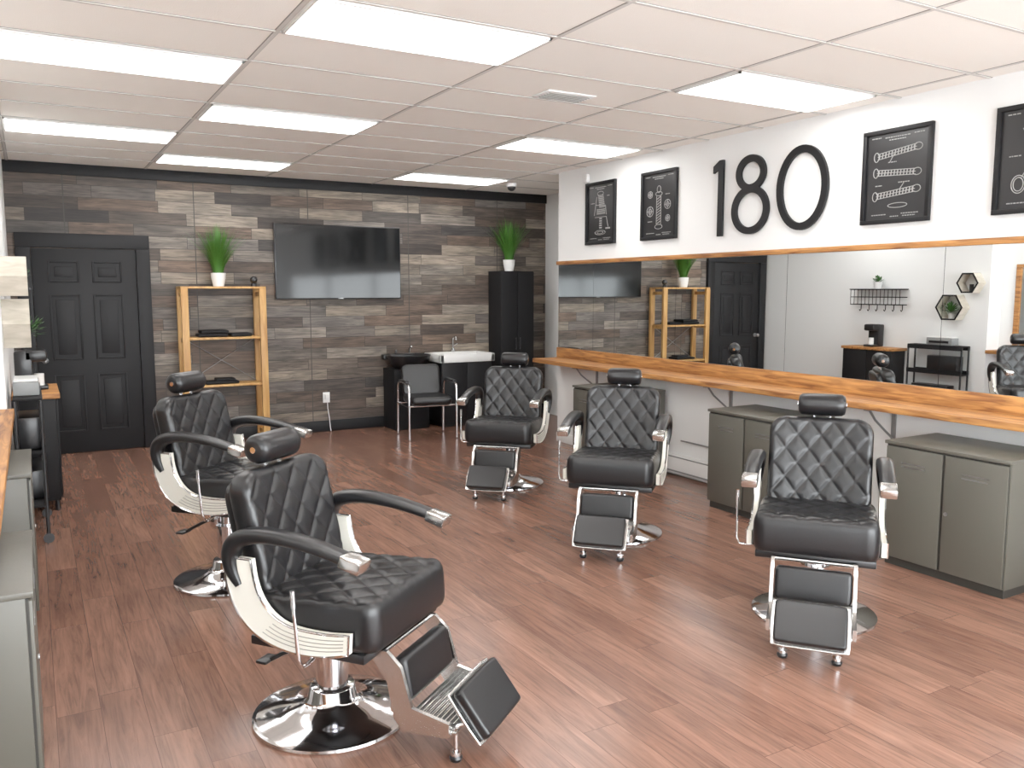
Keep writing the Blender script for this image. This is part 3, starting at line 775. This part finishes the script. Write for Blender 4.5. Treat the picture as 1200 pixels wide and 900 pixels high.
    for sgn in (-1, 1):
        y0, y1 = sorted((sgn*0.174, sgn*0.190))
        p.prism([(0.30, 0.39), (0.36, 0.39), (0.415, 0.34), (0.455, 0.20), (0.60, 0.17), (0.60, 0.12), (0.42, 0.11), (0.385, 0.15), (0.36, 0.28), (0.30, 0.36)], y0, y1)
    p.bb(0.37, 0.40, -0.185, 0.185, 0.17, 0.20); p.cyl((0.33, -0.19, 0.375), (0.33, 0.19, 0.375), 0.01)
    add(p, 'footrest_brackets', M['alu'])
    p = P()
    p.box((0.515, 0, 0.13), (0.21, 0.345, 0.01), 0.002)
    for k in range(11): p.box((0.42+0.019*k, 0, 0.14), (0.009, 0.335, 0.014), 0.003)
    add(p, 'ribbed_foot_tray', M['alu'])
    d = Vector((-0.13, 0, 0.17)).normalized(); nn = Vector((0.17, 0, 0.13)).normalized()
    p = P(); p._m(cushion(0.305, 0.19, 0.045, 0.02, 0.014, False, step=0.03), frame(Vector((0.665, 0, 0.195)), (0, 1, 0), d, nn)); add(p, 'foot_pad', M['leather'], 60)
    p = P(); p._m(cushion(0.335, 0.21, 0.012, 0.02, 0.005, False, step=0.05), frame(Vector((0.665, 0, 0.195))-nn*0.027, (0, 1, 0), d, nn))
    for sgn in (-1, 1): p.tube([(0.59, sgn*0.15, 0.14), (0.645, sgn*0.15, 0.165)], 0.01)
    add(p, 'foot_pad_backing', M['alu'])
    p = P()
    for sgn in (-1, 1):
        p.cyl((0.59, sgn*0.115, 0.03), (0.59, sgn*0.115, 0.13), 0.009); p.cyl((0.59, sgn*0.115, 0.022), (0.59, sgn*0.115, 0.035), 0.02)
    add(p, 'footrest_legs', M['chrome'])
    p = P()
    for sgn in (-1, 1): p.lathe([(0, 0), (0.02, 0.0), (0.024, 0.012), (0.018, 0.026), (0, 0.026)], (0.59, sgn*0.115, 0), 16)
    add(p, 'rubber_feet', M['blackp'])
    return parts
parts = chair_parts()
for (x, y, a, lift) in ((0.94, 3.05, -52, 0), (0.91, 4.84, -48, 0.08), (3.39, 2.82, 219, 0), (3.39, 4.48, 224, 0), (3.47, 6.13, 226, 0)):
    e = root('barber_chair', (x, y, 0), a)
    for n, me in parts:
        o = bpy.data.objects.new(n, me); S.collection.objects.link(o); o.parent = e
        if lift:
            if n == 'hydraulic_column': o.scale = (1, 1, 1.24)
            elif n != 'round_base': o.location = (0, 0, lift)

# ------------------------------------------------------------------ daylight through the shop front
wd = bpy.data.worlds.new('overcast_daylight'); S.world = wd; wd.use_nodes = True
bg = wd.node_tree.nodes['Background']; bg.inputs['Color'].default_value = (0.93, 0.97, 1.0, 1); bg.inputs['Strength'].default_value = 15.0

# ------------------------------------------------------------------ camera
cam = bpy.data.cameras.new('camera'); co = bpy.data.objects.new('camera', cam); S.collection.objects.link(co)
cam.sensor_width = 36; cam.lens = 982/1200*36; cam.clip_start = 0.02
yaw, pit = math.radians(29.8), math.radians(6.4)
F = Vector((math.sin(yaw)*math.cos(pit), math.cos(yaw)*math.cos(pit), -math.sin(pit)))
R = Vector((math.cos(yaw), -math.sin(yaw), 0)); U = R.cross(F)
co.matrix_world = frame((0, 0, 1.645), R, U, -F)
S.camera = co
